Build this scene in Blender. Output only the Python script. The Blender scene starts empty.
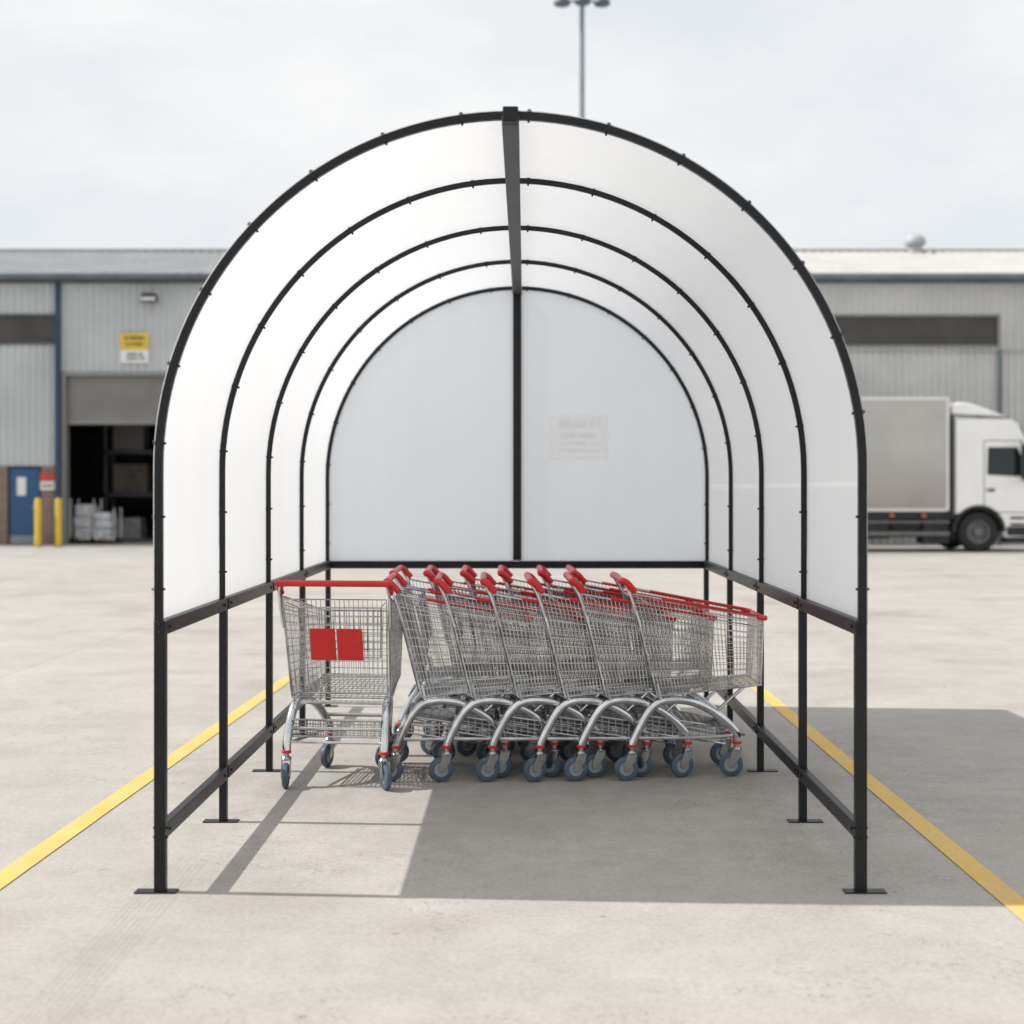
import bpy, math, random
from mathutils import Vector, Matrix
random.seed(4)
scene=bpy.context.scene
COL=scene.collection

# ------------------------------------------------------------ materials
def new_mat(name):
    m=bpy.data.materials.new(name); m.use_nodes=True
    nt=m.node_tree; b=nt.nodes['Principled BSDF']
    return m,nt,b
def N(nt,t,**k):
    n=nt.nodes.new(t)
    for a,v in k.items(): setattr(n,a,v)
    return n
def noise(nt,scale,detail=4,rough=.55,vec=None):
    n=N(nt,'ShaderNodeTexNoise'); n.inputs['Scale'].default_value=scale
    n.inputs['Detail'].default_value=detail; n.inputs['Roughness'].default_value=rough
    if vec is None:
        g=N(nt,'ShaderNodeNewGeometry'); vec=g.outputs['Position']
    nt.links.new(vec,n.inputs['Vector']); return n
def ramp(nt,src,stops):
    r=N(nt,'ShaderNodeValToRGB'); e=r.color_ramp.elements
    e[0].position=stops[0][0]; e[0].color=(*stops[0][1],1)
    e[1].position=stops[-1][0]; e[1].color=(*stops[-1][1],1)
    for p,c in stops[1:-1]:
        x=e.new(p); x.color=(*c,1)
    nt.links.new(src,r.inputs['Fac']); return r
def mixc(nt,a,b,fac,mode='MIX'):
    m=N(nt,'ShaderNodeMix',data_type='RGBA',blend_type=mode)
    for s,i in ((fac,0),(a,6),(b,7)):
        if hasattr(s,'is_linked') or hasattr(s,'links'): nt.links.new(s,m.inputs[i])
        elif i==0: m.inputs[0].default_value=s
        else: m.inputs[i].default_value=(*s,1)
    return m.outputs[2]
def bump(nt,b,src,strength,dist=.01):
    n=N(nt,'ShaderNodeBump'); n.inputs['Strength'].default_value=strength; n.inputs['Distance'].default_value=dist
    nt.links.new(src,n.inputs['Height']); nt.links.new(n.outputs[0],b.inputs['Normal'])
def simple(name,col,rough=.5,metal=0,var=.12,scale=6,bmp=0,spec=None):
    m,nt,b=new_mat(name)
    n=noise(nt,scale,5)
    lo=tuple(max(0,c*(1-var)) for c in col); hi=tuple(min(1,c*(1+var)) for c in col)
    r=ramp(nt,n.outputs['Fac'],[(.3,lo),(.7,hi)])
    nt.links.new(r.outputs[0],b.inputs['Base Color'])
    b.inputs['Roughness'].default_value=rough; b.inputs['Metallic'].default_value=metal
    if spec is not None: b.inputs['Specular IOR Level'].default_value=spec
    if bmp:
        bump(nt,b,n.outputs['Fac'],bmp)
    return m

M={}
M['frame']=simple('black_powder_coat',(.008,.009,.011),.38,0,.3,9,.04,.32)
M['beam']=simple('dark_grey_aluminium',(.05,.053,.058),.45,.3,.2,5)
M['wire']=simple('zinc_wire',(.47,.48,.495),.15,1.0,.25,14)
M['tube']=simple('zinc_tube',(.66,.67,.685),.17,1.0,.18,12)
M['red']=simple('red_plastic',(.60,.016,.020),.32,0,.12,10)
M['tyre']=simple('blue_grey_rubber',(.065,.10,.135),.5,0,.25,30)
M['hub']=simple('grey_hub',(.34,.35,.36),.4,.3,.1,20)
M['fork']=simple('pressed_steel',(.42,.43,.44),.22,1.0,.15,20)
M['cladL']=simple('grey_cladding',(.50,.525,.535),.6,.0,.09,.7)
M['cladR']=simple('warm_grey_cladding',(.55,.55,.54),.6,.0,.09,.7)
M['navy']=simple('navy_trim',(.02,.045,.085),.5,0,.2,2)
M['fascia']=simple('blue_grey_fascia',(.10,.125,.15),.5,0,.2,2)
M['fasciaR']=simple('grey_fascia',(.13,.16,.175),.5,0,.2,2)
M['roof']=simple('roof_sheet',(.37,.38,.385),.6,.1,.14,.8)
M['roofR']=simple('pale_roof_sheet',(.42,.41,.395),.6,.0,.10,.8)
M['darkwin']=simple('dark_glazing',(.05,.046,.043),.35,0,.4,1.0)
M['shutter']=simple('shutter_steel',(.24,.235,.225),.55,.1,.12,1.2)
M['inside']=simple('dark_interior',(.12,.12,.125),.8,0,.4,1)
M['bluedoor']=simple('blue_door_paint',(.02,.085,.21),.45,0,.12,2)
M['yellow']=simple('yellow_paint',(.72,.50,.04),.5,0,.1,4)
M['white']=simple('white_paint',(.88,.88,.87),.28,0,.03,3)
M['paper']=simple('white_sign',(.75,.75,.74),.5,0,.04,3)
M['ink']=simple('sign_ink',(.06,.06,.07),.6,0,.1,3)
M['redsign']=simple('red_sign',(.55,.05,.04),.5,0,.1,3)
M['grime']=simple('dirty_chassis',(.025,.025,.026),.7,.1,.4,5)
M['trucktyre']=simple('truck_tyre',(.018,.018,.019),.8,0,.2,9)
M['rim']=simple('truck_rim',(.16,.16,.16),.5,.4,.2,9)
M['glass']=simple('dark_glass',(.012,.02,.022),.08,0,.2,1)
M['lamp']=simple('lamp_lens',(.6,.6,.58),.2,0,.1,4)
M['galv']=simple('galvanised_pole',(.24,.29,.32),.5,.3,.15,2)
M['orange']=simple('orange_marker',(.7,.2,.03),.4,0,.1,4)
M['wrap']=simple('shrink_wrap',(.50,.52,.54),.3,0,.35,5)
M['rackgoods']=simple('brown_boxes',(.20,.17,.14),.7,0,.3,3)
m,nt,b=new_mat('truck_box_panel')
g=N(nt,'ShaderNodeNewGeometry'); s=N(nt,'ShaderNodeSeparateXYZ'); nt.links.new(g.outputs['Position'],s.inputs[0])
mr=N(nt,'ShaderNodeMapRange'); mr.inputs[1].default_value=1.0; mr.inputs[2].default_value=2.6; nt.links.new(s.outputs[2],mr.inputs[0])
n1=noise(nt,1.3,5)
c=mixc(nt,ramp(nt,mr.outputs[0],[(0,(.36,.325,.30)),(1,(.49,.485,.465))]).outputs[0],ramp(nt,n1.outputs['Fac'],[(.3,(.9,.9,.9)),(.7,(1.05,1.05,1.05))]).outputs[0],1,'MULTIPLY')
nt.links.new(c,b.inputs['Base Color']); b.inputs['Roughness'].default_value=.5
M['boxside']=m

# brick
m,nt,b=new_mat('brick_wall')
g=N(nt,'ShaderNodeNewGeometry'); sx=N(nt,'ShaderNodeSeparateXYZ'); cx=N(nt,'ShaderNodeCombineXYZ')
nt.links.new(g.outputs['Position'],sx.inputs[0]); nt.links.new(sx.outputs[0],cx.inputs[0]); nt.links.new(sx.outputs[2],cx.inputs[1])
br=N(nt,'ShaderNodeTexBrick'); nt.links.new(cx.outputs[0],br.inputs['Vector'])
br.inputs['Scale'].default_value=1; br.inputs['Brick Width'].default_value=.225; br.inputs['Row Height'].default_value=.075
br.inputs['Mortar Size'].default_value=.008
br.inputs['Color1'].default_value=(.24,.15,.115,1); br.inputs['Color2'].default_value=(.17,.11,.09,1); br.inputs['Mortar'].default_value=(.3,.28,.25,1)
nt.links.new(br.outputs[0],b.inputs['Base Color']); b.inputs['Roughness'].default_value=.9
M['brick']=m

# translucent panel
def panel_mat(name,tr,base):
    m,nt,b=new_mat(name)
    n=noise(nt,.7,2)
    c=ramp(nt,n.outputs['Fac'],[(.25,tuple(x*.98 for x in base)),(.75,base)])
    g=N(nt,'ShaderNodeNewGeometry')
    mp=N(nt,'ShaderNodeMapping'); mp.inputs['Scale'].default_value=(9,9,.35); nt.links.new(g.outputs['Position'],mp.inputs[0])
    n2=noise(nt,1,4,.6,mp.outputs[0])
    c2=ramp(nt,n2.outputs['Fac'],[(.3,(.98,.98,.98)),(.65,(1,1,1))])
    cc=mixc(nt,c.outputs[0],c2.outputs[0],1.0,'MULTIPLY')
    nt.links.new(cc,b.inputs['Base Color']); b.inputs['Roughness'].default_value=.5
    b.inputs['Specular IOR Level'].default_value=.12
    t=N(nt,'ShaderNodeBsdfTranslucent'); nt.links.new(cc,t.inputs[0])
    ms=N(nt,'ShaderNodeMixShader'); ms.inputs[0].default_value=tr
    nt.links.new(b.outputs[0],ms.inputs[1]); nt.links.new(t.outputs[0],ms.inputs[2])
    nt.links.new(ms.outputs[0],nt.nodes['Material Output'].inputs[0])
    return m
M['panel']=panel_mat('opal_polycarbonate',.36,(.905,.92,.94))
M['panelend']=panel_mat('opal_polycarbonate_end',.44,(.87,.91,.955))
def film(name,col,alpha):
    m,nt,b=new_mat(name)
    n=noise(nt,25,4); r=ramp(nt,n.outputs['Fac'],[(.3,tuple(x*.96 for x in col)),(.7,col)])
    nt.links.new(r.outputs[0],b.inputs['Base Color']); b.inputs['Roughness'].default_value=.6; b.inputs['Specular IOR Level'].default_value=.1
    b.inputs['Alpha'].default_value=alpha
    return m
M['faintpaper']=film('faded_notice_film',(1,.94,.93),.28)
M['faintink']=film('faded_ink_film',(.42,.42,.46),.14)

# concrete
m,nt,b=new_mat('concrete_yard')
big=noise(nt,.22,5,.6); med=noise(nt,1.3,6,.65); fine=noise(nt,45,6,.7); stain=noise(nt,.75,4,.5); grit=noise(nt,170,3,.7); mott=noise(nt,6,7,.72)
base=ramp(nt,big.outputs['Fac'],[(.3,(.385,.364,.335)),(.7,(.468,.446,.414))])
c=mixc(nt,base.outputs[0],ramp(nt,med.outputs['Fac'],[(.3,(.89,.885,.88)),(.7,(1.06,1.055,1.05))]).outputs[0],1,'MULTIPLY')
c=mixc(nt,c,ramp(nt,mott.outputs['Fac'],[(.3,(.91,.91,.905)),(.68,(1.05,1.05,1.05))]).outputs[0],1,'MULTIPLY')
c=mixc(nt,c,ramp(nt,fine.outputs['Fac'],[(.25,(.82,.82,.82)),(.75,(1.15,1.15,1.15))]).outputs[0],1,'MULTIPLY')
c=mixc(nt,c,ramp(nt,grit.outputs['Fac'],[(.3,(.82,.82,.82)),(.7,(1.14,1.14,1.14))]).outputs[0],1,'MULTIPLY')
c=mixc(nt,c,ramp(nt,stain.outputs['Fac'],[(.55,(1,1,1)),(.70,(.82,.80,.78))]).outputs[0],1,'MULTIPLY')
vo=N(nt,'ShaderNodeTexVoronoi'); vo.inputs['Scale'].default_value=3.1
g=N(nt,'ShaderNodeNewGeometry'); nt.links.new(g.outputs['Position'],vo.inputs['Vector'])
c=mixc(nt,c,ramp(nt,vo.outputs['Distance'],[(.02,(.66,.65,.64)),(.055,(1,1,1))]).outputs[0],1,'MULTIPLY')
s=N(nt,'ShaderNodeSeparateXYZ'); nt.links.new(g.outputs['Position'],s.inputs[0])
def mth(op,a,bv=None,cv=None):
    n=N(nt,'ShaderNodeMath',operation=op)
    for i,v in enumerate((a,bv,cv)):
        if v is None: continue
        if isinstance(v,(int,float)): n.inputs[i].default_value=v
        else: nt.links.new(v,n.inputs[i])
    return n.outputs[0]
wob=mth('MULTIPLY',mth('SUBTRACT',med.outputs['Fac'],.5),.02)
def joint(co,period,off,w):
    a=mth('ADD',mth('ADD',co,off),wob)
    p=mth('PINGPONG',a,period/2)
    return mth('LESS_THAN',p,w)
j=mth('MAXIMUM',joint(s.outputs[1],14.0,1.0,.009),joint(s.outputs[0],9.0,4.2,.008))
c=mixc(nt,c,(.17,.16,.15),mth('MULTIPLY',j,.36))
ck=noise(nt,.55,7,.7); k=mth('LESS_THAN',mth('ABSOLUTE',mth('SUBTRACT',ck.outputs['Fac'],.43)),.0013)
c=mixc(nt,c,(.13,.12,.115),mth('MULTIPLY',k,.5))
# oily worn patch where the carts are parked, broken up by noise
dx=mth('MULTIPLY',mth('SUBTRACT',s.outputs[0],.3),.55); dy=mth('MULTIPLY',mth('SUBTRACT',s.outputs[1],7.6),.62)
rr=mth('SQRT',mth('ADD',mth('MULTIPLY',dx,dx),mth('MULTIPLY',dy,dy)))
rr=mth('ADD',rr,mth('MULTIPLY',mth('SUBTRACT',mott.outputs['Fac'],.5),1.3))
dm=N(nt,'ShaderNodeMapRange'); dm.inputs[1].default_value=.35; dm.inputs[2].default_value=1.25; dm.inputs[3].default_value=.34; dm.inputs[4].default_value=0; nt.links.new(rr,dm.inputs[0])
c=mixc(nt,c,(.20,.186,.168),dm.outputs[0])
tx=mth('LESS_THAN',mth('ABSOLUTE',mth('ADD',s.outputs[0],1.36)),.085)
ty=mth('LESS_THAN',s.outputs[1],5.7)
tr=mth('GREATER_THAN',mth('PINGPONG',s.outputs[0],.011),.004)
tf=mth('MULTIPLY',mth('MULTIPLY',tx,ty),mth('MULTIPLY',tr,mth('MULTIPLY',med.outputs['Fac'],.26)))
c=mixc(nt,c,(.16,.15,.14),tf)
nt.links.new(c,b.inputs['Base Color']); b.inputs['Roughness'].default_value=.85; b.inputs['Specular IOR Level'].default_value=.3
bump(nt,b,fine.outputs['Fac'],.5,.004)
M['ground']=m
# worn yellow line
m,nt,b=new_mat('worn_yellow_line')
n1=noise(nt,34,7,.8); n2=noise(nt,2.5,4); n3=noise(nt,5,6,.75)
c=mixc(nt,ramp(nt,n2.outputs['Fac'],[(.3,(.66,.41,.07)),(.7,(.76,.50,.11))]).outputs[0],(.42,.38,.31),
       ramp(nt,n1.outputs['Fac'],[(.50,(0,0,0)),(.62,(.8,.8,.8))]).outputs[0])
c=mixc(nt,c,(.43,.385,.31),ramp(nt,n3.outputs['Fac'],[(.50,(0,0,0)),(.72,(.7,.7,.7))]).outputs[0])
nt.links.new(c,b.inputs['Base Color']); b.inputs['Roughness'].default_value=.8
M['line']=m

# ------------------------------------------------------------ mesh builder
import bmesh as _b
class MB:
    def __init__(s): s.v=[];s.f=[];s.m=[]
    def add(s,vs,fs,mi=0):
        o=len(s.v); s.v+= [Vector(p) for p in vs]
        for f in fs: s.f.append([i+o for i in f]); s.m.append(mi)
    def box(s,x0,x1,y0,y1,z0,z1,mi=0):
        vs=[(x,y,z) for x in(x0,x1) for y in(y0,y1) for z in(z0,z1)]
        s.add(vs,[(0,1,3,2),(4,6,7,5),(0,4,5,1),(2,3,7,6),(0,2,6,4),(1,5,7,3)],mi)
    def tube(s,pts,r,n=8,mi=0,closed=False):
        pts=[Vector(p) for p in pts]; L=len(pts); rings=[]; up=None
        for i,p in enumerate(pts):
            if closed: t=(pts[(i+1)%L]-pts[i-1]).normalized()
            else:
                a=pts[max(i-1,0)]; bb=pts[min(i+1,L-1)]; t=(bb-a).normalized()
            if up is None:
                up=Vector((0,0,1)) if abs(t.z)<.9 else Vector((1,0,0))
            u=(up-t*up.dot(t)).normalized(); w=t.cross(u); up=u
            rr=r[i] if isinstance(r,(list,tuple)) else r
            rings.append([p+(u*math.cos(2*math.pi*(k+.5)/n)+w*math.sin(2*math.pi*(k+.5)/n))*rr for k in range(n)])
        vs=[q for R in rings for q in R]; fs=[]
        for i in range(L if closed else L-1):
            j=(i+1)%L
            for k in range(n): fs.append((i*n+k,i*n+(k+1)%n,j*n+(k+1)%n,j*n+k))
        if not closed: fs.append(tuple(range(n))[::-1]); fs.append(tuple((L-1)*n+k for k in range(n)))
        s.add(vs,fs,mi)
    def wire(s,a,b,r): s.tube([a,b],r,4)
    def lathe(s,prof,axis,c,n=24,mi=0):
        c=Vector(c); ax={'x':Vector((1,0,0)),'y':Vector((0,1,0)),'z':Vector((0,0,1))}[axis]
        u={'x':Vector((0,1,0)),'y':Vector((0,0,1)),'z':Vector((1,0,0))}[axis]; w=ax.cross(u)
        vs=[];fs=[];P=len(prof)
        for k in range(n):
            a=2*math.pi*k/n
            for r,t in prof: vs.append(c+ax*t+(u*math.cos(a)+w*math.sin(a))*r)
        for k in range(n):
            kk=(k+1)%n
            for i in range(P-1): fs.append((k*P+i,kk*P+i,kk*P+i+1,k*P+i+1))
        s.add(vs,fs,mi)
    def prism(s,poly,y0,y1,mi=0):
        n=len(poly); vs=[(x,y0,z) for x,z in poly]+[(x,y1,z) for x,z in poly]
        fs=[tuple(range(n)),tuple(range(2*n-1,n-1,-1))]+[(i,i+n,(i+1)%n+n,(i+1)%n) for i in range(n)]
        s.add(vs,fs,mi)
    def sweep_xz(s,path,y0,y1,w,mi=0):
        n=len(path); vs=[];fs=[]
        for i,(x,z) in enumerate(path):
            a=Vector(path[max(i-1,0)]); bb=Vector(path[min(i+1,n-1)]); t=(bb-a).normalized(); nx,nz=-t.y,t.x
            for sg,y in ((-1,y0),(1,y0),(1,y1),(-1,y1)): vs.append((x+nx*sg*w/2,y,z+nz*sg*w/2))
        for i in range(n-1):
            for k in range(4): fs.append((i*4+k,i*4+(k+1)%4,(i+1)*4+(k+1)%4,(i+1)*4+k))
        fs.append((3,2,1,0)); fs.append(((n-1)*4,(n-1)*4+1,(n-1)*4+2,(n-1)*4+3))
        s.add(vs,fs,mi)
    def corr(s,x0,x1,a,b,period=.2,depth=.045,mi=0):
        (ya,za),(yb,zb)=a,b; d=Vector((0,yb-ya,zb-za)).normalized(); nrm=d.cross(Vector((1,0,0)))
        if nrm.y>0 and abs(nrm.z)<.5: nrm=-nrm
        if nrm.z<-.5: nrm=-nrm
        xs=[];x=x0
        pr=[(0,0),(.45,0),(.58,1),(.87,1),(1,0)]
        while x<x1-1e-4:
            for t,h in pr[:-1]:
                if x+t*period<x1: xs.append((x+t*period,h))
            x+=period
        xs.append((x1,0))
        vs=[];fs=[]
        for xx,h in xs:
            o=nrm*depth*h; vs.append((xx,ya+o.y,za+o.z)); vs.append((xx,yb+o.y,zb+o.z))
        for i in range(len(xs)-1): fs.append((2*i,2*i+2,2*i+3,2*i+1))
        s.add(vs,fs,mi)
    def build(s,name,mats,parent=None,off=(0,0,0),loc=(0,0,0),smooth=True,bevel=0,ang=35,seg=2):
        off=Vector(off)
        me=bpy.data.meshes.new(name); me.from_pydata([v-off for v in s.v],[],s.f)
        for k in mats: me.materials.append(M[k])
        me.polygons.foreach_set('material_index',s.m)
        bm=_b.new(); bm.from_mesh(me)
        if s.f and not getattr(s,'open',False): _b.ops.recalc_face_normals(bm,faces=bm.faces)
        bm.to_mesh(me); bm.free()
        if smooth:
            me.polygons.foreach_set('use_smooth',[True]*len(me.polygons)); me.set_sharp_from_angle(angle=math.radians(ang))
        o=bpy.data.objects.new(name,me); COL.objects.link(o); o.location=loc
        if parent: o.parent=parent
        if bevel:
            md=o.modifiers.new('bevel','BEVEL'); md.width=bevel; md.segments=seg; md.limit_method='ANGLE'; md.angle_limit=math.radians(30)
        return o
def empty(name,loc,label,cat,group=None,rot=0):
    e=bpy.data.objects.new(name,None); COL.objects.link(e); e.location=loc; e.rotation_euler=(0,0,rot)
    e.empty_display_size=.2; e['label']=label; e['category']=cat
    if group: e['group']=group
    return e
def catmull(pts,sub=5):
    P=[Vector(p) for p in pts]; out=[]
    for i in range(len(P)-1):
        p0=P[max(i-1,0)];p1=P[i];p2=P[i+1];p3=P[min(i+2,len(P)-1)]
        for k in range(sub):
            t=k/sub
            out.append(.5*((2*p1)+(p2-p0)*t+(2*p0-5*p1+4*p2-p3)*t*t+(3*p1-p0-3*p2+p3)*t**3))
    out.append(P[-1]); return out

# ------------------------------------------------------------ ground
g=MB(); g.add([(-300,-60,0),(300,-60,0),(300,500,0),(-300,500,0)],[(0,1,2,3)])
go=g.build('ground',['ground'],smooth=False); go['kind']='structure'; go['label']='pale worn concrete service yard'
for Xa,Xb in ((-2.11,-1.885),(1.792,1.755)):
    g=MB(); n=24
    for i in range(n):
        t0=i/n; t1=(i+1)/n
        y0=1+t0*10.4; y1=1+t1*10.4; xa=Xa+(Xb-Xa)*t0; xb=Xa+(Xb-Xa)*t1
        g.add([(xa-.050,y0,.004),(xa+.050,y0,.004),(xb+.050,y1,.004),(xb-.050,y1,.004)],[(0,1,2,3)])
    o=g.build('bay_marking_line',['line'],smooth=False); o['kind']='structure'; o['label']='worn yellow painted line on concrete'

# ------------------------------------------------------------ shelter
CX=-.054; RO=1.327; ZC=1.584
YF=[5.307,6.434,7.59,8.72,9.856]
sh=empty('cart_shelter',(CX,YF[0],0),'black steel framed barrel roof cart shelter with opal panels','shelter')
S=(CX,YF[0],0)
def arc(R,a0,a1,n):
    return [(R*math.cos(math.radians(a0+(a1-a0)*i/n)),ZC+R*math.sin(math.radians(a0+(a1-a0)*i/n))) for i in range(n+1)]
for i,y in enumerate(YF):
    b=MB(); yy=y-YF[0]
    W=.030 if i==0 else .024; RC=RO-W/2; d=.026 if i==0 else .018
    path=[(-RC,.95),(-RC,1.2)]+arc(RC,180,0,72)+[(RC,1.2),(RC,.95)]
    b.sweep_xz(path,yy-d/2,yy+d/2,W)
    lw=.0215 if i==0 else .017
    for sx in (-1,1):
        x=sx*(RO-lw)
        b.box(x-lw,x+lw,yy-.0175,yy+.0175,.005,1.012)
        for zz in (.205,.24,.968,.998):
            b.lathe([(0,-.0),(.006,0),(.006,.005),(0,.005)],'y',(x,yy-.0225,zz),8)
        for zz in (.205,.24): b.tube([(x-lw-.006,yy,zz),(x+lw+.006,yy,zz)],.006,8)
    for a in list(range(9,90,13))+list(range(98,180,13)):
        ca,sa=math.cos(math.radians(a)),math.sin(math.radians(a))
        b.tube([((RC-W/2-.009)*ca,yy,ZC+(RC-W/2-.009)*sa),((RO+.012)*ca,yy,ZC+(RO+.012)*sa)],.005,8)
        b.tube([((RO+.004)*ca,yy,ZC+(RO+.004)*sa),((RO+.008)*ca,yy,ZC+(RO+.008)*sa)],.010,8)
    for z in (1.13,1.4):
        for sx in (-1,1):
            b.tube([(sx*(RC-W/2-.009),yy,z),(sx*(RO+.012),yy,z)],.005,8)
    b.build('arch_frame',['frame'],sh,bevel=.002,ang=25)
    for sx in (-1,1):
        p=MB(); x=sx*(RO-.006)
        p.box(x-.078,x+.078,yy-.028,yy+.028,0,.006)
        p.build('base_plate',['frame'],sh,bevel=.0015)
RC=RO-.016; W=.032
LX=RO-.021
for sx in (-1,1):
    for z,hh in ((.985,.027),(.222,.028)):
        for i in range(4):
            r=MB(); y0=YF[i]-YF[0]+.018; y1=YF[i+1]-YF[0]-.018
            r.box(sx*LX-.0175,sx*LX+.0175,y0,y1,z-hh,z+hh)
            for yy in (y0+.05,y1-.05):
                r.lathe([(0,0),(.008,0),(.008,.006),(0,.006)],'x',(sx*LX-(.0235 if sx>0 else -.0175),yy,z),8)
            r.build('side_rail',['frame'],sh,bevel=.003)
r=MB(); L=YF[-1]-YF[0]
zt=ZC+RC-W/2
r.box(-.032,.032,-.03,L+.02,zt-.026,zt+.010)
r.build('ridge_beam',['beam'],sh,bevel=.003)
r=MB(); r.box(-.029,.029,-.034,.03,ZC+RO-.042,ZC+RO+.013); r.build('ridge_cap',['frame'],sh,bevel=.004)
PR=RO+.003
for i in range(4):
    for sx in (-1,1):
        p=MB(); p.open=True
        y0=YF[i]-YF[0]-(.012 if i==0 else -.003); y1=YF[i+1]-YF[0]-(.003 if i<3 else -.010)
        prof=[(PR*sx,1.0),(PR*sx,1.2),(PR*sx,1.4)]+[(sx*x,z) for x,z in arc(PR,0,89.6,40)]
        ys=[y0+(y1-y0)*k/4 for k in range(5)]
        vs=[(x,yy,z) for x,z in prof for yy in ys]; fs=[]
        for a in range(len(prof)-1):
            for k in range(4): fs.append((a*5+k,a*5+k+1,(a+1)*5+k+1,(a+1)*5+k))
        p.add(vs,fs); p.build('roof_panel',['panel'],sh,ang=60)
for sx in (-1,1):
    p=MB(); p.open=True; yy=L+.004; R=RC-.002
    out=[(sx*.026,1.0),(sx*R,1.0)]+[(sx*x,z) for x,z in arc(R,0,88.7,40)]
    p.add([(x,yy,z) for x,z in out],[tuple(range(len(out)))]); p.build('end_panel',['panelend'],sh,smooth=False)
p=MB(); p.box(-.028,.028,L-.018,L+.018,1.012,zt-.028); p.build('end_post',['frame'],sh,bevel=.003)
p=MB(); p.box(-RC+.02,RC-.02,L-.020,L+.016,.957,1.008); p.build('end_rail',['frame'],sh,bevel=.003)
# faded notice
nx0,nx1,nz0,nz1=.166,.574,1.712,2.02
def marks(mb,x0,x1,y0,y1,z0,z1,rows,mi):
    for zc,hh,segs in rows:
        for a,b_ in segs:
            if y1 is None:
                xa,xb=x0+(x1-x0)*a,x0+(x1-x0)*b_; za,zb=z0+(z1-z0)*(zc-hh/2),z0+(z1-z0)*(zc+hh/2)
                mb.add([(xa,y0,za),(xb,y0,za),(xb,y0,zb),(xa,y0,zb)],[(0,1,2,3)],mi)
            else: mb.box(x0+(x1-x0)*a,x0+(x1-x0)*b_,y0,y1,z0+(z1-z0)*(zc-hh/2),z0+(z1-z0)*(zc+hh/2),mi)
def words(spec,h):
    rows=[]
    for zc,hh,a,b_ in spec:
        x=a; segs=[]
        while x<b_:
            w=random.uniform(.022,.04)
            if random.random()>.14: segs.append((x,min(x+w,b_)))
            x+=w+.011
        rows.append((zc,hh,segs))
    return rows
p=MB(); p.open=True
p.add([(nx0,YF[4]-.001,nz0),(nx1,YF[4]-.001,nz0),(nx1,YF[4]-.001,nz1),(nx0,YF[4]-.001,nz1)],[(0,1,2,3)],0)
marks(p,nx0,nx1,YF[4]-.003,None,nz0,nz1,words([(.80,.19,.14,.86),(.54,.12,.2,.8),(.36,.07,.14,.86),(.2,.06,.14,.86)],1),1)
p.build('notice_sign',['faintpaper','faintink'],sh,off=S,smooth=False)

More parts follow.
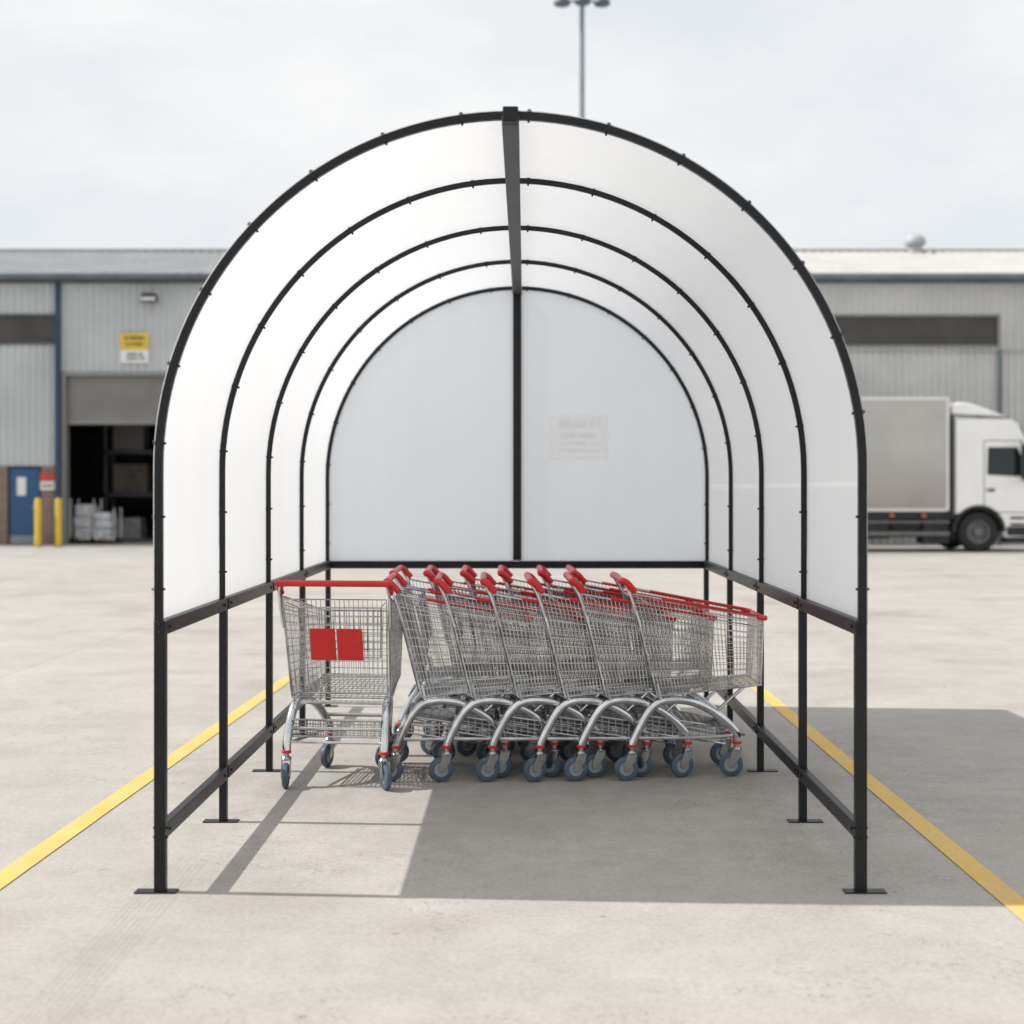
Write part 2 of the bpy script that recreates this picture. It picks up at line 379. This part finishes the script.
# ------------------------------------------------------------ shopping cart
RW=.0021
def lerp(a,b,t): return Vector(a)*(1-t)+Vector(b)*t
def grid(mb,A,B,C,D,nu,nv,r=RW):
    for i in range(1,nu):
        t=i/nu; mb.wire(lerp(A,B,t),lerp(D,C,t),r)
    for k in range(1,nv):
        t=k/nv; mb.wire(lerp(A,D,t),lerp(B,C,t),r*1.15)
def cart_meshes(root):
    P=[]
    TR=lambda s:(0.0,s*.275,.965); TF=lambda s:(.69,s*.220,.835)
    BF=lambda s:(.678,s*.208,.485); BR=lambda s:(.13,s*.255,.435)
    b=MB()
    for s in (-1,1): grid(b,TR(s),TF(s),BF(s),BR(s),32,12)
    grid(b,BR(-1),BR(1),BF(1),BF(-1),17,13)
    grid(b,TF(-1),TF(1),BF(1),BF(-1),16,10)
    loop=[TR(-1),TF(-1),TF(1),TR(1)]
    for i in range(3): b.tube([loop[i],loop[i+1]],.0055,8)
    for s in (-1,1):
        b.tube([TF(s),BF(s)],.0035,6); b.tube([BF(s),BR(s)],.0045,6); b.tube([TR(s),BR(s)],.0045,6)
        b.tube([lerp(TR(s),BR(s),.12),lerp(TF(s),BF(s),.14)],.0035,6)
    b.tube([BF(-1),BF(1)],.0045,6); b.tube([BR(-1),BR(1)],.0045,6)
    P.append(b.build('basket',['wire'],root))
    b=MB(); o=.012
    A=lerp(TR(-1),BR(-1),.03)+Vector((-o,.01,0)); B=lerp(TR(1),BR(1),.03)+Vector((-o,-.01,0)); C=lerp(TR(1),BR(1),.95)+Vector((-o,-.01,0)); D=lerp(TR(-1),BR(-1),.95)+Vector((-o,.01,0))
    grid(b,A,B,C,D,22,11)
    for q in ((A,B),(B,C),(C,D),(D,A)): b.tube(q,.0035,6)
    P.append(b.build('rear_gate',['wire'],root))
    b=MB()
    A,B,C,D=(.10,-.215,.90),(.10,.215,.90),(.145,.205,.64),(.145,-.205,.64)
    grid(b,A,B,C,D,12,6,.0024)
    for q in ((A,B),(B,C),(C,D),(D,A)): b.tube(q,.004,6)
    b.tube([A,(.02,-.25,.93)],.003,6); b.tube([B,(.02,.25,.93)],.003,6)
    P.append(b.build('child_seat',['wire'],root))
    b=MB()
    for s in (-1,1):
        pts=[(0,s*.25,.175),(.010,s*.25,.212),(.045,s*.248,.285),(.085,s*.244,.352),(.14,s*.238,.400),(.22,s*.230,.414),(.32,s*.215,.400),(.42,s*.194,.352),(.50,s*.176,.290),(.55,s*.163,.235),(.56,s*.16,.185)]
        b.tube(catmull(pts,4),.0225,12)
        b.tube(catmull([(-.045,s*.272,1.02),(-.015,s*.281,.965),(.015,s*.281,.88),(.04,s*.276,.80)],4),.0075,8)
        b.tube([(.150,s*.246,.40),(.128,s*.256,.50)],.009,8)
        b.tube(catmull([(.02,s*.249,.22),(.12,s*.235,.215),(.35,s*.19,.21),(.54,s*.163,.215)],3),.009,8)
    b.tube([(.17,-.236,.406),(.17,.236,.406)],.011,8)
    b.tube([(.50,-.175,.29),(.50,.175,.29)],.010,8)
    b.tube([(.045,-.245,.29),(.045,.245,.29)],.011,8)
    b.tube([(.02,-.245,.225),(.02,.245,.225)],.007,8)
    for s in (-1,1): b.tube([(.44,s*.188,.34),(.60,s*.208,.487)],.009,8)
    P.append(b.build('chassis',['tube'],root))
    b=MB()
    A,B,C,D=(.04,-.225,.335),(.04,.225,.335),(.50,.15,.255),(.50,-.15,.255)
    grid(b,A,B,C,D,18,11,.0027)
    for q in ((A,B),(B,C),(C,D),(D,A)): b.tube(q,.0055,6)
    A2,B2,C2,D2=[Vector(q)+Vector((0,0,-.085)) for q in (A,B,C,D)]
    for q in ((A,B,B2,A2),(B,C,C2,B2),(C,D,D2,C2),(D,A,A2,D2)):
        grid(b,*q,13,4,.0027); b.tube([q[3],q[2]],.0050,6)
    P.append(b.build('lower_rack',['wire'],root))
    b=MB()
    b.tube([(-.05,-.285,1.032),(-.05,-.18,1.032),(-.05,.18,1.032),(-.05,.285,1.032)],.0165,12)
    for s in (-1,1):
        b.tube(catmull([(-.062,s*.28,1.036),(-.03,s*.281,1.022),(.00,s*.280,.992),(.015,s*.279,.975)],3),[.012]+[.019]*4+[.017]*4+[.012],10)
    P.append(b.build('handle',['red'],root))
    cs=[]
    for k,(x,y) in enumerate(((0,-.25),(0,.25),(.56,-.16),(.56,.16))):
        c=MB()
        c.lathe([(0,.15),(.014,.15),(.014,.178),(0,.178)],'z',(0,0,0),12,0)
        c.lathe([(0,.172),(.0250,.172),(.0250,.188),(0,.188)],'z',(0,0,0),14,1)
        c.lathe([(0,.138),(.026,.138),(.028,.146),(.02,.156),(0,.156)],'z',(0,0,0),14,0)
        for s in (-1,1):
            yy=s*.021
            poly=[(-.022,.14),(.024,.14),(.018,.11),(-.018,.05),(-.042,.05),(-.046,.075)]
            c.prism(poly,yy-.002,yy+.002,0)
        c.box(-.024,.024,-.023,.023,.136,.142,0)
        co=c.build('caster',['fork','red'],root,loc=(x,y,0),bevel=.001)
        w=MB()
        w.lathe([(.036,-.0145),(.056,-.0145),(.0625,-.010),(.064,0),(.0625,.010),(.056,.0145),(.036,.0145)],'y',(0,0,0),28,0)
        w.lathe([(0,-.017),(.010,-.017),(.012,-.011),(.037,-.011),(.037,.011),(.012,.011),(.010,.017),(0,.017)],'y',(0,0,0),20,1)
        wo=w.build('wheel',['tyre','hub'],co,loc=(-.030,0,.064)); cs.append((co,wo))
    return P,cs
def rim(root):
    b=MB()
    t0=.22
    a=[lerp((0,s*.275,.965),(.69,s*.220,.835),t0)+Vector((0,0,.004)) for s in (-1,1)]
    pts=[a[0],lerp(a[0],(.69,-.220,.84),.5),(.67,-.222,.845),(.693,-.210,.839),(.696,0,.838),(.693,.210,.839),(.67,.222,.845),lerp(a[1],(.69,.220,.84),.5),a[1]]
    b.tube(pts,.0085,10)
    for s in (-1,1):
        b.tube([(.655,s*.224,.842),(.68,s*.224,.836),(.702,s*.210,.834)],.014,10)
    return b.build('bumper_rim',['red'],root)

yaw=math.radians(1.2); GRP='shopping carts under the shelter'
row_lab='grey wire shopping cart with red handle nested in a row'
X0=-.665; Y0=7.56; STEP=.240
first=empty('shopping_cart',(X0,Y0,0),'grey wire shopping cart with red handle, rearmost of nested row','shopping cart',GRP,yaw)
P,cs=cart_meshes(first); R0=rim(first)
def copy_cart(loc,rot,label,with_rim=True,spread=.25):
    e=empty('shopping_cart',loc,label,'shopping cart',GRP,rot)
    for o in P+([R0] if with_rim else []):
        c=o.copy(); COL.objects.link(c); c.parent=e
    for co,wo in cs:
        c=co.copy(); COL.objects.link(c); c.parent=e; c.rotation_euler[2]=random.uniform(-spread,spread)
        w=wo.copy(); COL.objects.link(w); w.parent=c
        w.rotation_euler[1]=random.uniform(0,3)
    return e
for k in range(1,6):
    d=k*STEP+random.uniform(-.016,.016)
    lab=row_lab if k<5 else 'grey wire shopping cart with red rim at front of nested row'
    copy_cart((X0+d*math.cos(yaw),Y0+d*math.sin(yaw)+random.uniform(-.008,.008),0),yaw+random.uniform(-.012,.012),lab,True,.4)
for k in range(6):
    d=k*.205+random.uniform(-.02,.02)
    copy_cart((-.70+d,8.29+.004*k+random.uniform(-.008,.008),0),math.radians(.8)+random.uniform(-.012,.012),'grey wire shopping cart nested in row along the shelter back',True,.6)
lc=copy_cart((-.957,7.16,0),math.radians(84.5),'single wire shopping cart with red seat plates, standing beside nested row',False,.7)
for y0,y1 in ((-.135,-.004),(.004,.135)):
    b=MB()
    vs=[]
    for z in (.635,.80):
        x=(.965-z)/.53*.13-.020
        for dx in (0,.006):
            for y in (y0,y1): vs.append((x+dx-.004,y,z))
    b.add(vs,[(0,1,3,2),(4,6,7,5),(0,4,5,1),(2,3,7,6),(0,2,6,4),(1,5,7,3)])
    b.build('seat_plate',['red'],lc,bevel=.003)
# ------------------------------------------------------------ warehouses
YW=39.0; K=1422.2/YW
def PX(x): return (x-525)/K
def PZ(y): return 1.5+(490-y)/K
ZE=7.35; RIDGE_Y=51; RIDGE_Z=1.5+(490-252)*51/1422.2
def gable(name,x0,x1,label,clad,roof,fas):
    e=empty(name,((x0+x1)/2,YW,0),label,'warehouse')
    off=e.location.copy()
    s=MB(); D=2*RIDGE_Y-YW
    s.box(x0,x1,D-.1,D,0,ZE)
    for x in (x0,x1):
        s.add([(x,YW+.1,0),(x,D,0),(x,D,ZE),(x,RIDGE_Y,RIDGE_Z-.03),(x,YW+.1,ZE)],[(0,1,2,3,4)])
    s.build('side_wall',[clad],e,off=off,smooth=False)
    r=MB(); r.corr(x0-.1,x1+.1,(YW-.35,ZE),(RIDGE_Y,RIDGE_Z),.33,.045); r.corr(x0-.1,x1+.1,(D+.35,ZE),(RIDGE_Y,RIDGE_Z),.33,.045); r.open=True
    r.box(x0-.1,x1+.1,RIDGE_Y-.25,RIDGE_Y+.25,RIDGE_Z+.01,RIDGE_Z+.07)
    r.build('roof',[roof],e,off=off,smooth=False)
    f=MB(); f.box(x0,x1,YW-.42,YW-.12,ZE-.12,ZE+.04); f.box(x0,x1,YW-.12,YW-.055,ZE-.20,ZE-.10)
    f.build('gutter',[fas],e,off=off,bevel=.03)
    return e,off
XL0=-26; XL1=0
wl,offL=gable('warehouse',XL0,XL1,'grey corrugated warehouse with open roller shutter and brick base','cladL','roof','fascia')
ox0,ox1=PX(66),PX(66)+4.6; oz=PZ(376); bz=PZ(466)
w=MB(); w.open=True
w.corr(XL0,ox0-.25,(YW,bz),(YW,PZ(344))); w.corr(XL0,PX(-60),(YW,PZ(344)),(YW,PZ(315))); w.corr(XL0,ox0-.25,(YW,PZ(315)),(YW,ZE))
w.corr(ox0-.25,ox1+.0,(YW,oz+.12),(YW,ZE)); w.corr(ox1,XL1,(YW,0.9),(YW,ZE))
w.build('wall_cladding',['cladL'],wl,off=offL,smooth=False)
w=MB(); w.prism([(XL0,0),(PX(10)-.06,0),(PX(10)-.06,2.15),(PX(40)+.06,2.15),(PX(40)+.06,0),(ox0-.1,0),(ox0-.1,bz),(XL0,bz)],YW-.06,YW+.2)
w.build('brick_base',['brick'],wl,off=offL,smooth=False)
w=MB(); w.box(ox1+.1,XL1,YW-.06,YW+.2,0,.9)
w.build('brick_base',['brick'],wl,off=offL,smooth=False)
w=MB(); w.box(ox0-.27,ox0-.10,YW-.16,YW-.062,0,ZE-.2)
w.build('downpipe',['navy'],wl,off=offL,bevel=.03)
w=MB(); w.box(ox0-.1,ox0,YW-.07,YW+.3,0,oz+.12); w.box(ox1,ox1+.1,YW-.07,YW+.3,0,oz+.12); w.box(ox0,ox1,YW-.07,YW+.3,oz,oz+.12)
w.build('door_frame',['shutter'],wl,off=offL,bevel=.01)
w=MB()
zs=PZ(421); n=int((oz-zs)/.085)
for i in range(n):
    z=zs+i*(oz-zs)/n; w.prism([(ox0,z),(ox1,z),(ox1,z+.07),(ox0,z+.07)],YW+.10,YW+.14)
w.box(ox0,ox1,YW+.13,YW+.16,zs,oz); w.box(ox0,ox1,YW+.08,YW+.17,zs-.09,zs)
w.build('roller_shutter',['shutter'],wl,off=offL,bevel=.01)
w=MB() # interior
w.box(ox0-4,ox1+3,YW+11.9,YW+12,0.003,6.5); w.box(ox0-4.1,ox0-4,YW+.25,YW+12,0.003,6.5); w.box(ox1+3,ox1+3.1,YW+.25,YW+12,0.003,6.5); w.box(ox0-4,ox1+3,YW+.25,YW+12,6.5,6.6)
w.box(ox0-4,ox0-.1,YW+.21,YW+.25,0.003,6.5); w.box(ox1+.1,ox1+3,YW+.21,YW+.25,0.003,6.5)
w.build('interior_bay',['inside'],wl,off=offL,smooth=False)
e=empty('storage_rack',(ox0+2.2,YW+4.6,0),'tall dark storage rack stacked with wrapped goods in warehouse','storage rack')
w=MB(); OO=e.location.copy()
for k in range(4):
    for yy in (0,.8):
        x=ox0-.2+k*1.6; w.box(x,x+.09,YW+4.2+yy,YW+4.28+yy,0,4.3)
for z in (1.3,2.6,3.9): w.box(ox0-.2,ox0+4.7,YW+4.2,YW+5.1,z,z+.1)
w.build('rack_frame',['fascia'],e,off=OO)
for k in range(9):
    lv=k%3; z=(0.0,1.4,2.7)[lv]; x=ox0+.05+(k//3)*1.55
    w=MB(); h=random.uniform(.6,1.05); w.box(x,x+random.uniform(.8,1.2),YW+4.22,YW+5.0,z+.01,z+h)
    w.build('stored_goods',[random.choice(['wrap','rackgoods','shutter'])],e,off=OO,bevel=.04)
w=MB(); w.box(PX(-60),ox0-.3,YW+.03,YW+.06,PZ(344),PZ(315))
w.build('window_strip',['darkwin'],wl,off=offL,smooth=False)
w=MB()
for z in (PZ(344)-.03,PZ(315)-.03): w.box(PX(-60),ox0-.3,YW-.065,YW+.02,z,z+.06)
w.build('window_frame',['fascia'],wl,off=offL,smooth=False)
w=MB(); w.box(PX(10),PX(40),YW+.0,YW+.05,.02,2.1); w.box(PX(33),PX(35),YW-.05,YW-.001,.98,1.08,1)
w.box(PX(17),PX(26),YW-.008,YW-.002,1.35,1.85,2)
w.box(PX(10),PX(40),YW-.012,YW-.001,.02,.25,3)
w.build('door',['bluedoor','galv','paper','galv'],wl,off=offL,bevel=.005)
def sign(name,x0,x1,z0,z1,bands,label,mats,spec):
    e=empty(name,((x0+x1)/2,YW-.09,z0),label,'sign')
    s=MB()
    for a,b_,mi in bands: s.box(x0,x1,YW-.10,YW-.08,z0+(z1-z0)*a,z0+(z1-z0)*b_-.002,mi)
    marks(s,x0,x1,YW-.106,YW-.1,z0,z1,words(spec,1),len(mats)-1)
    s.build('sign_board',mats,e,off=e.location,smooth=False)
    for q in (x0+.05,x1-.1):
        s=MB(); s.box(q,q+.05,YW-.08,YW-.02,z0+.05,z1-.05)
        s.build('sign_bracket',['galv'],e,off=e.location,smooth=False)
sign('warning_sign',PX(121.5),PX(149.5),PZ(363),PZ(333),[(0,.42,0),(.42,1,1)],'yellow and white warning sign on corrugated wall',['paper','yellow','ink'],
     [(.82,.10,.14,.86),(.62,.09,.18,.84),(.28,.08,.2,.8),(.14,.07,.12,.88)])
sign('safety_notice',PX(41.5),PX(56),PZ(490),PZ(473),[(0,.5,0),(.5,1,1)],'small red and white safety notice beside blue door',['paper','redsign','ink'],[(.25,.14,.15,.85)])
e=empty('wall_floodlight',(PX(152),YW-.1,PZ(303)),'small grey floodlight fixed to warehouse wall','floodlight')
s=MB(); x=PX(152); z=PZ(300)
s.prism([(x-.24,z-.10),(x+.24,z-.10),(x+.19,z+.14),(x-.19,z+.14)],YW-.42,YW-.2)
s.build('lamp_housing',['grime'],e,off=e.location,bevel=.02)
s=MB(); s.box(x-.2,x+.2,YW-.44,YW-.422,z-.07,z+.03); s.build('lamp_lens',['lamp'],e,off=e.location)
s=MB(); s.tube([(x,YW-.2,z),(x,YW-.02,z+.05)],.03,8); s.build('bracket',['galv'],e,off=e.location)
for xp in (38,58.5):
    x=(xp-525)*37.6/1422.2
    e=empty('bollard',(x,37.6,0),'yellow steel bollard guarding warehouse entrance','bollard','bollards by the entrance')
    s=MB(); s.lathe([(0,0),(.085,0),(.085,1.22),(.07,1.27),(0,1.29)],'z',(0,0,0),20); s.build('post',['yellow'],e,ang=50)
    s=MB(); s.lathe([(.09,0.0),(.13,0.0),(.13,.015),(.087,.015)],'z',(0,0,0),20); s.build('base_collar',['grime'],e)
for cxp,h in ((86,1.2),(106,.95)):
    x=(cxp-525)*39.9/1422.2; y=39.9
    e=empty('roll_cage',(x,y,0),'grey wire roll cage loaded with wrapped goods in doorway','roll cage','roll cages inside the doorway')
    s=MB()
    for xx in (-.32,.32):
        for yy in (-.35,.35): s.tube([(xx,yy,.14),(xx,yy,h+.05)],.016,6)
    for xx in (-.32,.32): 
        for z in (.2,.5,.8,h+.04): s.tube([(xx,-.35,z),(xx,.35,z)],.010,5)
    s.box(-.34,.34,-.37,.37,.13,.17)
    s.build('cage_frame',['tube'],e)
    z=.17
    for i in range(3):
        s=MB(); hh=(h-.2)/3*random.uniform(.85,1.1); q=random.uniform(-.05,.05)
        s.box(-.25+q,.24+q,-.3,.3,z+.003,z+hh-.01); z+=hh
        s.build('goods',['wrap'],e,bevel=.04)
    for xx in (-.28,.28):
        for yy in (-.3,.3):
            s=MB(); s.lathe([(0,-.02),(.06,-.02),(.06,.02),(0,.02)],'y',(xx,yy,.062),14)
            s.build('wheel',['trucktyre'],e)
XR1=28
wr,offR=gable('warehouse',.06,XR1,'pale grey corrugated warehouse with long dark high window','cladR','roofR','fasciaR')
wx0,wx1=PX(834),PX(997)
w=MB(); w.open=True
w.corr(.06,wx0,(YW,.0),(YW,ZE)); w.corr(wx1,XR1,(YW,0),(YW,ZE)); w.corr(wx0,wx1,(YW,0),(YW,PZ(346))); w.corr(wx0,wx1,(YW,PZ(316)),(YW,ZE))
w.build('wall_cladding',['cladR'],wr,off=offR,smooth=False)
w=MB(); w.box(wx0,wx1,YW+.02,YW+.05,PZ(346),PZ(316)); w.build('window_strip',['darkwin'],wr,off=offR,smooth=False)
w=MB()
for z in (PZ(346)-.04,PZ(316)-.02): w.box(wx0-.05,wx1+.05,YW-.065,YW+.019,z,z+.06)
w.box(wx0-.05,wx0,YW-.065,YW+.019,PZ(346)+.03,PZ(316)-.03); w.box(wx1,wx1+.05,YW-.065,YW+.019,PZ(346)+.03,PZ(316)-.03)
w.build('window_frame',['shutter'],wr,off=offR,smooth=False)
w=MB(); x=PX(999); w.box(x-.05,x+.05,YW-.16,YW-.075,0,PZ(350)); w.build('downpipe',['fasciaR'],wr,off=offR,bevel=.02)
w=MB(); w.box(.06,XR1,YW-.072,YW-.046,PZ(350)-.06,PZ(350)-.0); w.build('flashing_strip',['roof'],wr,off=offR)
x=(915-525)*50/1422.2
s=MB(); s.lathe([(.0,-.3),(.25,-.3),(.25,.05),(.36,.08),(.38,.2),(.33,.32),(.2,.42),(0,.45)],'z',(x,50,RIDGE_Z-.0),20)
s.build('roof_vent',['roof'],wr,off=offR)

# light mast
yM=33.5; e=empty('floodlight_mast',((582-525)*yM/1422.2,yM,0),'tall slim grey floodlight mast with three lamp heads','light mast')
zt_=1.5+(490-4)*yM/1422.2
s=MB(); s.tube([(0,0,0),(0,0,zt_*.5),(0,0,zt_)],[.11,.075,.06],12); s.lathe([(0,0),(.22,0),(.22,.03),(0,.03)],'z',(0,0,0),12)
s.build('pole',['galv'],e)
s=MB(); s.tube([(-.5,0,zt_+.07),(.5,0,zt_+.07)],.03,8); s.tube([(0,0,zt_),(0,0,zt_+.25)],.04,8); s.build('crossarm',['galv'],e)
for xx,yy,dz in ((-.47,0,0),(.47,0,0),(0,-.3,-.07)):
    s=MB(); s.lathe([(0,-.03),(.17,-.03),(.20,.0),(.19,.07),(.12,.14),(.05,.17),(0,.18)],'z',(xx,yy,zt_+dz),18); s.build('lamp_head',['fascia'],e,ang=50)
s=MB(); s.tube([(0,-.3,zt_+.1),(0,0,zt_+.12)],.03,8); s.build('lamp_bracket',['galv'],e)

# ------------------------------------------------------------ truck
YT=34.2; KT=1422.2/YT
def TX(x): return (x-525)/KT
def TZ(y): return 1.5+(490-y)/KT
tk=empty('delivery_truck',(8.5,YT+1.2,0),'white cab box truck parked side-on before warehouse','truck')
OT=tk.location.copy(); y0,y1=YT,YT+2.45
bx0,bx1=3.6,TX(949)
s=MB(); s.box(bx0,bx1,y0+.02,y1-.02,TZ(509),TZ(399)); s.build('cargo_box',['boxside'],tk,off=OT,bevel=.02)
s=MB(); z0,z1=TZ(509),TZ(399)
for x in (bx0,bx1-.05): s.box(x-.01,x+.06,y0-.0,y1,z0-.04,z1+.04)
for z in (z0-.06,z1-.03): s.box(bx0+.06,bx1-.06,y0-.003,y1+.003,z,z+.07)
s.build('box_frame',['paper'],tk,off=OT,bevel=.01)
s=MB(); s.box(bx0+.2,11.6,y0+.75,y0+.95,.75,1.0); s.box(bx0+.2,11.6,y1-.95,y1-.75,.75,1.0)
for k in range(6): s.box(bx0+.4+k*1.1,bx0+.5+k*1.1,y0+.1,y1-.1,.9,z0-.07)
s.box(bx0+.3,bx1+.3,y0+.06,y0+.14,.80,z0-.06)
s.box(TX(868),TX(890),y0+.08,y0+.7,.32,.82); s.box(TX(924),TX(950),y0+.08,y0+.7,.20,.95); s.box(bx0+3.2,TX(862),y0+.15,y0+.7,.42,.9)
s.box(bx0+3.0,TX(950),y0+.6,y1-.6,.45,.85)
s.build('chassis',['grime'],tk,off=OT,bevel=.02)
s=MB(); s.lathe([(0,0),(.25,0),(.27,.03),(.27,.72),(.25,.75),(0,.75)],'x',(TX(892),y0+.42,.62),20); s.build('fuel_tank',['grime'],tk,off=OT)
s=MB(); s.box(bx0+2.9,TX(950),y0+.02,y0+.05,.40,.50); s.box(bx0+2.9,TX(950),y0+.02,y0+.05,.70,.76)
s.build('side_guard',['rim'],tk,off=OT,bevel=.01)
s=MB(); s.box(bx0+.1,bx0+.25,y0+.2,y1-.2,.45,.6); s.build('rear_bumper',['grime'],tk,off=OT,bevel=.01)
def wheel(x,side):
    yy=y0+.17 if side<0 else y1-.17
    e=MB(); sg=side
    e.lathe([(.28,-.15),(.44,-.15),(.48,-.11),(.49,0),(.48,.11),(.44,.15),(.28,.15)],'y',(x,yy,.49),36)
    t=e.build('tyre',['trucktyre'],tk,off=OT)
    r=MB(); r.lathe([(0,sg*.10),(.09,sg*.10),(.11,sg*.02),(.20,sg*.02),(.24,sg*.12),(.28,sg*.13),(.28,-sg*.12),(0,-sg*.12)],'y',(x,yy,.49),30)
    for k in range(8):
        a=k*math.pi/4; r.lathe([(0,0),(.018,0),(.018,sg*.03),(0,sg*.03)],'y',(x+.155*math.cos(a),yy+sg*.02,.49+.155*math.sin(a)),6)
    r.build('rim',['rim'],tk,off=OT)
WX=TX(979)
for x in (WX,bx0+1.6):
    for sd in (-1,1): wheel(x,sd)
c0=TX(955)
arch=[(WX+.60*math.cos(math.radians(a)),.50+.60*math.sin(math.radians(a))) for a in range(0,140,12)]
prof=[(c0,.92),(c0,TZ(416)),(c0+1.36,TZ(419)),(c0+1.52,TZ(424)),(c0+1.84,TZ(450)),(c0+2.06,1.55),(c0+2.16,1.4),(c0+2.18,.42),(WX+.64,.36)]
poly=prof+[p for p in arch if p[0]>c0+.03]
s=MB(); s.prism(poly,y0,y1); s.build('cab',['white'],tk,off=OT,bevel=.03,seg=3,ang=22)
s=MB(); s.prism([(c0-.04,TZ(414)),(c0-.04,TZ(404)),(c0+.12,TZ(402)),(c0+.36,TZ(403)),(c0+.72,TZ(408)),(c0+1.25,TZ(416))],y0+.06,y1-.06); s.build('roof_deflector',['white'],tk,off=OT,bevel=.03,seg=2,ang=22)
s=MB(); s.box(c0-.03,c0-.003,y0+.06,y1-.06,.95,TZ(417)); s.build('cab_rear_wall',['rim'],tk,off=OT)
s=MB(); s.box(c0-.0,c0+.015,y0-.012,y0+.02,.95,TZ(418)); s.box(c0+.04,c0+1.32,y0-.004,y0+.02,TZ(418.5),TZ(417.3)); s.build('cab_trim',['rim'],tk,off=OT)
s=MB(); s.box(WX+.66,c0+2.16,y0-.008,y0+.02,.40,.62); s.build('cab_skirt',['grime'],tk,off=OT,bevel=.01)
wxa,wxb=TX(987),TX(1020)
for yy0,yy1 in ((y0-.006,y0+.02),(y1-.02,y1+.006)):
    s=MB(); s.prism([(wxa,TZ(475)),(wxa+.02,TZ(447)),(wxb-.06,TZ(447)),(wxb+.16,TZ(468)),(wxb+.16,TZ(477))],yy0,yy1); s.build('side_window',['glass'],tk,off=OT,bevel=.01)
s=MB(); ya,yb=y0-.003,y0+.01
s.box(wxa-.08,wxa-.06,ya,yb,TZ(512),TZ(441)); s.box(wxb+.2,wxb+.22,ya,yb,TZ(512),TZ(470)); s.box(wxa-.06,wxb+.2,ya,yb,TZ(512)-.02,TZ(512))
s.box(wxa-.06,wxb-.06,ya,yb,TZ(441),TZ(441)+.02)
s.box(wxa+.0,wxa+.18,y0-.03,y0-.004,TZ(490)-.03,TZ(490)+.03)
s.build('door_trim',['grime'],tk,off=OT)
s=MB(); s.prism([(c0+1.58,TZ(427)),(c0+1.85,TZ(449)),(c0+2.06,1.62),(c0+2.10,1.62),(c0+1.88,TZ(447)),(c0+1.60,TZ(425))],y0+.15,y1-.15); s.build('windscreen',['glass'],tk,off=OT)
s=MB(); s.box(wxb-.04,wxb+.16,y0-.30,y0-.18,TZ(480),TZ(445)); s.tube([(wxb+.05,y0-.24,TZ(446)),(wxb-.0,y0+.02,TZ(440))],.02,6); s.tube([(wxb+.1,y0-.24,TZ(478)),(wxb+.15,y0+.02,TZ(481))],.02,6)
s.build('wing_mirror',['grime'],tk,off=OT,bevel=.03)
s=MB()
arc2=[(WX+.64*math.cos(math.radians(a)),.50+.64*math.sin(math.radians(a))) for a in range(0,181,12)]
arc3=[(WX+.56*math.cos(math.radians(a)),.50+.56*math.sin(math.radians(a))) for a in range(180,-1,-12)]
s.prism(arc2+arc3,y0-.02,y0+.5); s.build('wheel_arch',['grime'],tk,off=OT)
s=MB(); s.box(WX+.66,c0+2.14,y0+.03,y0+.4,.22,.35); s.box(WX+.75,WX+1.1,y0-.03,y0+.03,.64,.70); s.box(WX+.75,WX+1.1,y0-.02,y0+.03,.80,.86)
s.build('cab_step',['grime'],tk,off=OT,bevel=.01)
for a in (922,890):
    s=MB(); s.box(TX(a),TX(a+4),y0+.0,y0+.03,.86,.92); s.build('side_marker',['orange'],tk,off=OT)

# ------------------------------------------------------------ world, sun, camera
d=Vector((.95,-.065,-1)).normalized()
elev=math.asin(-d.z)
world=bpy.data.worlds.new('World'); scene.world=world; world.use_nodes=True
nt=world.node_tree; nt.nodes.clear()
out=N(nt,'ShaderNodeOutputWorld'); sky=N(nt,'ShaderNodeTexSky'); sky.sky_type='NISHITA'; sky.sun_disc=False
sky.sun_elevation=elev; sky.sun_rotation=math.radians(270-4); sky.dust_density=2.0
bg1=N(nt,'ShaderNodeBackground'); bg1.inputs[1].default_value=.10; nt.links.new(sky.outputs[0],bg1.inputs[0])
tc=N(nt,'ShaderNodeTexCoord'); mp=N(nt,'ShaderNodeMapping'); mp.inputs['Scale'].default_value=(1,1,2.4); nt.links.new(tc.outputs['Generated'],mp.inputs[0])
n1=noise(nt,3.2,7,.55,mp.outputs[0])
cr=ramp(nt,n1.outputs['Fac'],[(.38,(.83,.865,.90)),(.5,(.92,.935,.95)),(.60,(.99,.99,.99))])
bg2=N(nt,'ShaderNodeBackground'); bg2.inputs[1].default_value=.99; nt.links.new(cr.outputs[0],bg2.inputs[0])
mx=N(nt,'ShaderNodeMixShader'); mx.inputs[0].default_value=.95
nt.links.new(bg1.outputs[0],mx.inputs[1]); nt.links.new(bg2.outputs[0],mx.inputs[2]); nt.links.new(mx.outputs[0],out.inputs[0])
sd=bpy.data.lights.new('sun','SUN'); sd.energy=4.5; sd.angle=math.radians(.6); sd.color=(1,.962,.91)
so=bpy.data.objects.new('sun',sd); COL.objects.link(so); so.rotation_euler=d.to_track_quat('-Z','Y').to_euler(); so.location=(-20,0,30)
cam=bpy.data.cameras.new('camera'); co=bpy.data.objects.new('camera',cam); COL.objects.link(co)
co.location=(0,0,1.5); co.rotation_euler=(math.radians(90),0,0)
cam.lens=50; cam.sensor_width=36; cam.shift_x=-13/1024; cam.shift_y=-22/1024; cam.clip_end=1500; cam.clip_start=.05
cam.dof.use_dof=True; cam.dof.focus_distance=6.7; cam.dof.aperture_fstop=1.8
scene.camera=co
scene.view_settings.view_transform='Standard'; scene.view_settings.look='None'; scene.view_settings.exposure=0
